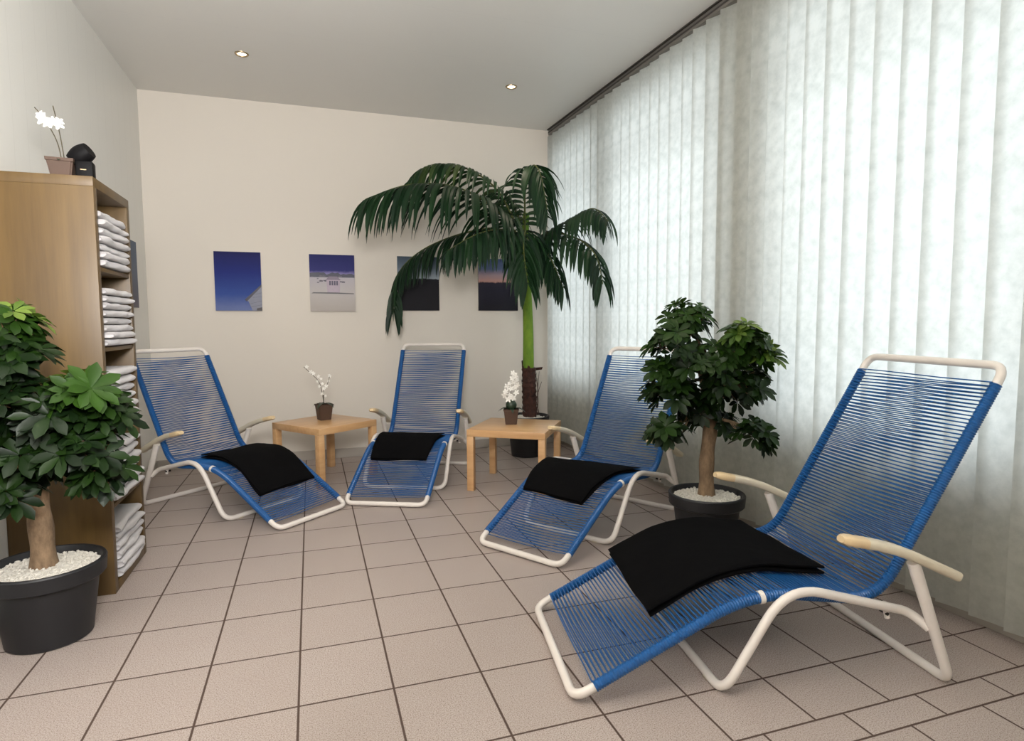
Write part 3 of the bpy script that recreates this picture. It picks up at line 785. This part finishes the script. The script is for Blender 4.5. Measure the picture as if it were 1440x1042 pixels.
frond('frond', [cr, pp(775, 325, 4.95), pp(815, 335, 4.55), pp(845, 358, 4.3), pp(858, 400, 4.2)], 22, .33, .040, 2.4, .15, t, seed=6)
frond('frond', [cr, pp(740, 318, 4.95), pp(735, 345, 4.75), pp(742, 400, 4.65)], 26, .34, .042, 2.0, .3, t, seed=7)
frond('frond', [cr, pp(762, 340, 4.95), pp(778, 370, 4.75), pp(792, 405, 4.65)], 26, .30, .036, 2.4, .15, t, seed=8)
frond('frond', [cr, pp(710, 320, 4.9), pp(670, 328, 4.7), pp(630, 352, 4.6)], 30, .36, .040, 2.6, .2, t, seed=9)
frond('frond', [cr, pp(728, 300, 5.3), pp(712, 275, 5.4), pp(690, 290, 5.5)], 14, .22, .03, 2.8, .1, t, seed=10)

# ------------------------------------------------------------------ orchids
def flower(bm, c, d, s, rr):
    d = d.normalized(); u = d.orthogonal().normalized(); w = d.cross(u); ph = rr.uniform(0, 6)
    for k in range(5):
        a = ph+2*PI*k/5; r = u*math.cos(a)+w*math.sin(a); q = d.cross(r)
        poly(bm, [c, c+r*s*.55+q*s*.34+d*s*.1, c+r*s*1.05+q*s*.16, c+r*s*1.1-q*s*.12, c+r*s*.55-q*s*.34+d*s*.1])
def orchid(loc, rz, pw, ph, stems, blooms, label, seed, leaves=5, moss=False, fs=.02, lfs=1.0):
    rr = random.Random(seed); t = thing('potted_orchid', label, 'potted plant', loc, rz)
    a, b = pw*.38, pw*.5
    bm = bmesh.new(); vs = []
    for (s, z) in ((a, 0), (b*.97, ph-.014), (b*1.02, ph-.013), (b*1.04, ph), (b*.93, ph), (b*.9, ph-.015)):
        vs.append([bm.verts.new((sx*s, sy*s, z)) for sx, sy in ((-1, -1), (1, -1), (1, 1), (-1, 1))])
    for p, q in zip(vs, vs[1:]):
        for k in range(4): bm.faces.new((p[k], p[(k+1) % 4], q[(k+1) % 4], q[k]))
    bm.faces.new(vs[0]); bm.faces.new(vs[-1])
    bmesh.ops.bevel(bm, geom=[e for e in bm.edges if abs(e.verts[0].co.z-e.verts[1].co.z) > .02], offset=.006, segments=2, affect='EDGES')
    obj('pot', bm, MAT['brownpot'], t)
    bm = bmesh.new()
    for st in stems: tube(bm, resample(fillet([V(p) for p in st], .08, 5), .008), .0022, 6)
    obj('stems', bm, MAT['orchid_stem'], t)
    bm = bmesh.new(); tl = bm.loops.layers.float_color.new('tint')
    for k in range(leaves):
        an = rr.uniform(0, .8)+2*PI*k/leaves
        leaflet(bm, tl, V((0, 0, ph-.005)), V((math.cos(an), math.sin(an), .9)), V((0, 0, 1)), rr.uniform(.095, .13)*lfs, .032*lfs**.5, 1.5, .3)
    if moss: bmesh.ops.create_icosphere(bm, subdivisions=3, radius=.042, matrix=Matrix.Translation((0, 0, ph+.028)))
    obj('leaves', bm, MAT['orchid_leaf'], t)
    bm = bmesh.new()
    for p in blooms: flower(bm, V(p), V((rr.uniform(-.5, .5), -1, rr.uniform(-.2, .6))), fs*rr.uniform(.8, 1.2), rr)
    obj('blossoms', bm, MAT['petal'], t, False)
    return t
orchid((.083, 5.063, .451), .3, .115, .125,
       [[(0, 0, .12), (-.01, 0, .22), (-.03, 0, .31), (-.09, 0, .37), (-.15, 0, .43)], [(0, 0, .12), (.0, 0, .24), (.035, -.01, .29), (.05, -.01, .35)], [(.0, .0, .12), (-.003, 0, .2)]],
       [(-.04, -.01, .35), (-.02, -.01, .33), (-.05, -.01, .31), (-.01, -.01, .29), (-.08, -.01, .375), (-.10, -.01, .39), (.02, -.01, .27), (.0, -.01, .25), (.04, -.01, .31), (-.13, -.01, .43), (.05, -.01, .35), (-.015, -.01, .21), (.012, -.01, .19), (-.035, -.01, .27)],
       'small white orchid in a dark brown pot on the left side table', 31, 5, False, .014)
orchid((1.431, 4.351, .451), -.35, .112, .115,
       [[(0, 0, .11), (.0, 0, .22), (-.01, 0, .32), (.03, 0, .39)], [(0, 0, .11), (-.02, 0, .2), (-.04, 0, .30)]],
       [(.03, -.02, .37), (.01, -.02, .35), (.045, -.02, .34), (.02, -.02, .32), (.05, -.02, .30), (-.01, -.02, .31), (-.03, -.02, .29), (.03, -.02, .28), (0, -.02, .27), (-.04, -.02, .25), (-.05, -.02, .22), (-.01, -.02, .22), (.04, -.02, .24), (-.02, -.02, .19), (.015, -.02, .39), (.015, -.02, .2)],
       'white orchid in brown pot on the right side table before the palm', 32, 6, True, .022)
sp_ = atY(88, 243, 3.16)
orchid((sp_.x, 3.16, SH+.0005), .1, .098, .075,
       [[(0, 0, .07), (-.01, 0, .15), (-.05, 0, .24), (-.085, 0, .285)], [(.01, 0, .07), (.0, 0, .18), (-.02, 0, .30)]],
       [(-.055, -.01, .235), (-.02, -.01, .23), (-.04, -.01, .22), (-.005, -.01, .222), (-.065, -.01, .255), (0, -.01, .235)],
       'white orchid in a brown pot on top of the towel shelf', 33, 6, False, .022, .55)
sx = atY(115, 243, 3.16)
t = thing('spotlight', 'small black spotlight with rounded head beside the orchid on the shelf top', 'lamp', (sx.x+.012, 3.17, SH+.0005), .1)
obj('base', mkbox(-.033, .033, -.03, .03, 0, .075, bevel=.008), MAT['blackgloss'], t)
bm = bmesh.new(); tube(bm, resample([V((-.045, .01, .075)), V((-.01, 0, .105)), V((.02, -.01, .125))], .008), lambda f: .034+.008*math.sin(f*PI), 16); obj('lamp_head', bm, MAT['blackgloss'], t)
bm = bmesh.new(); lathe(bm, [(0, .07), (.012, .07), (.012, .10), (0, .10)], 12); obj('swivel', bm, MAT['blackgloss'], t)
bm = bmesh.new(); box(bm, -.014, .008, -.0315, -.0300, .034, .038); obj('silver_mark', bm, MAT['chrome'], t)
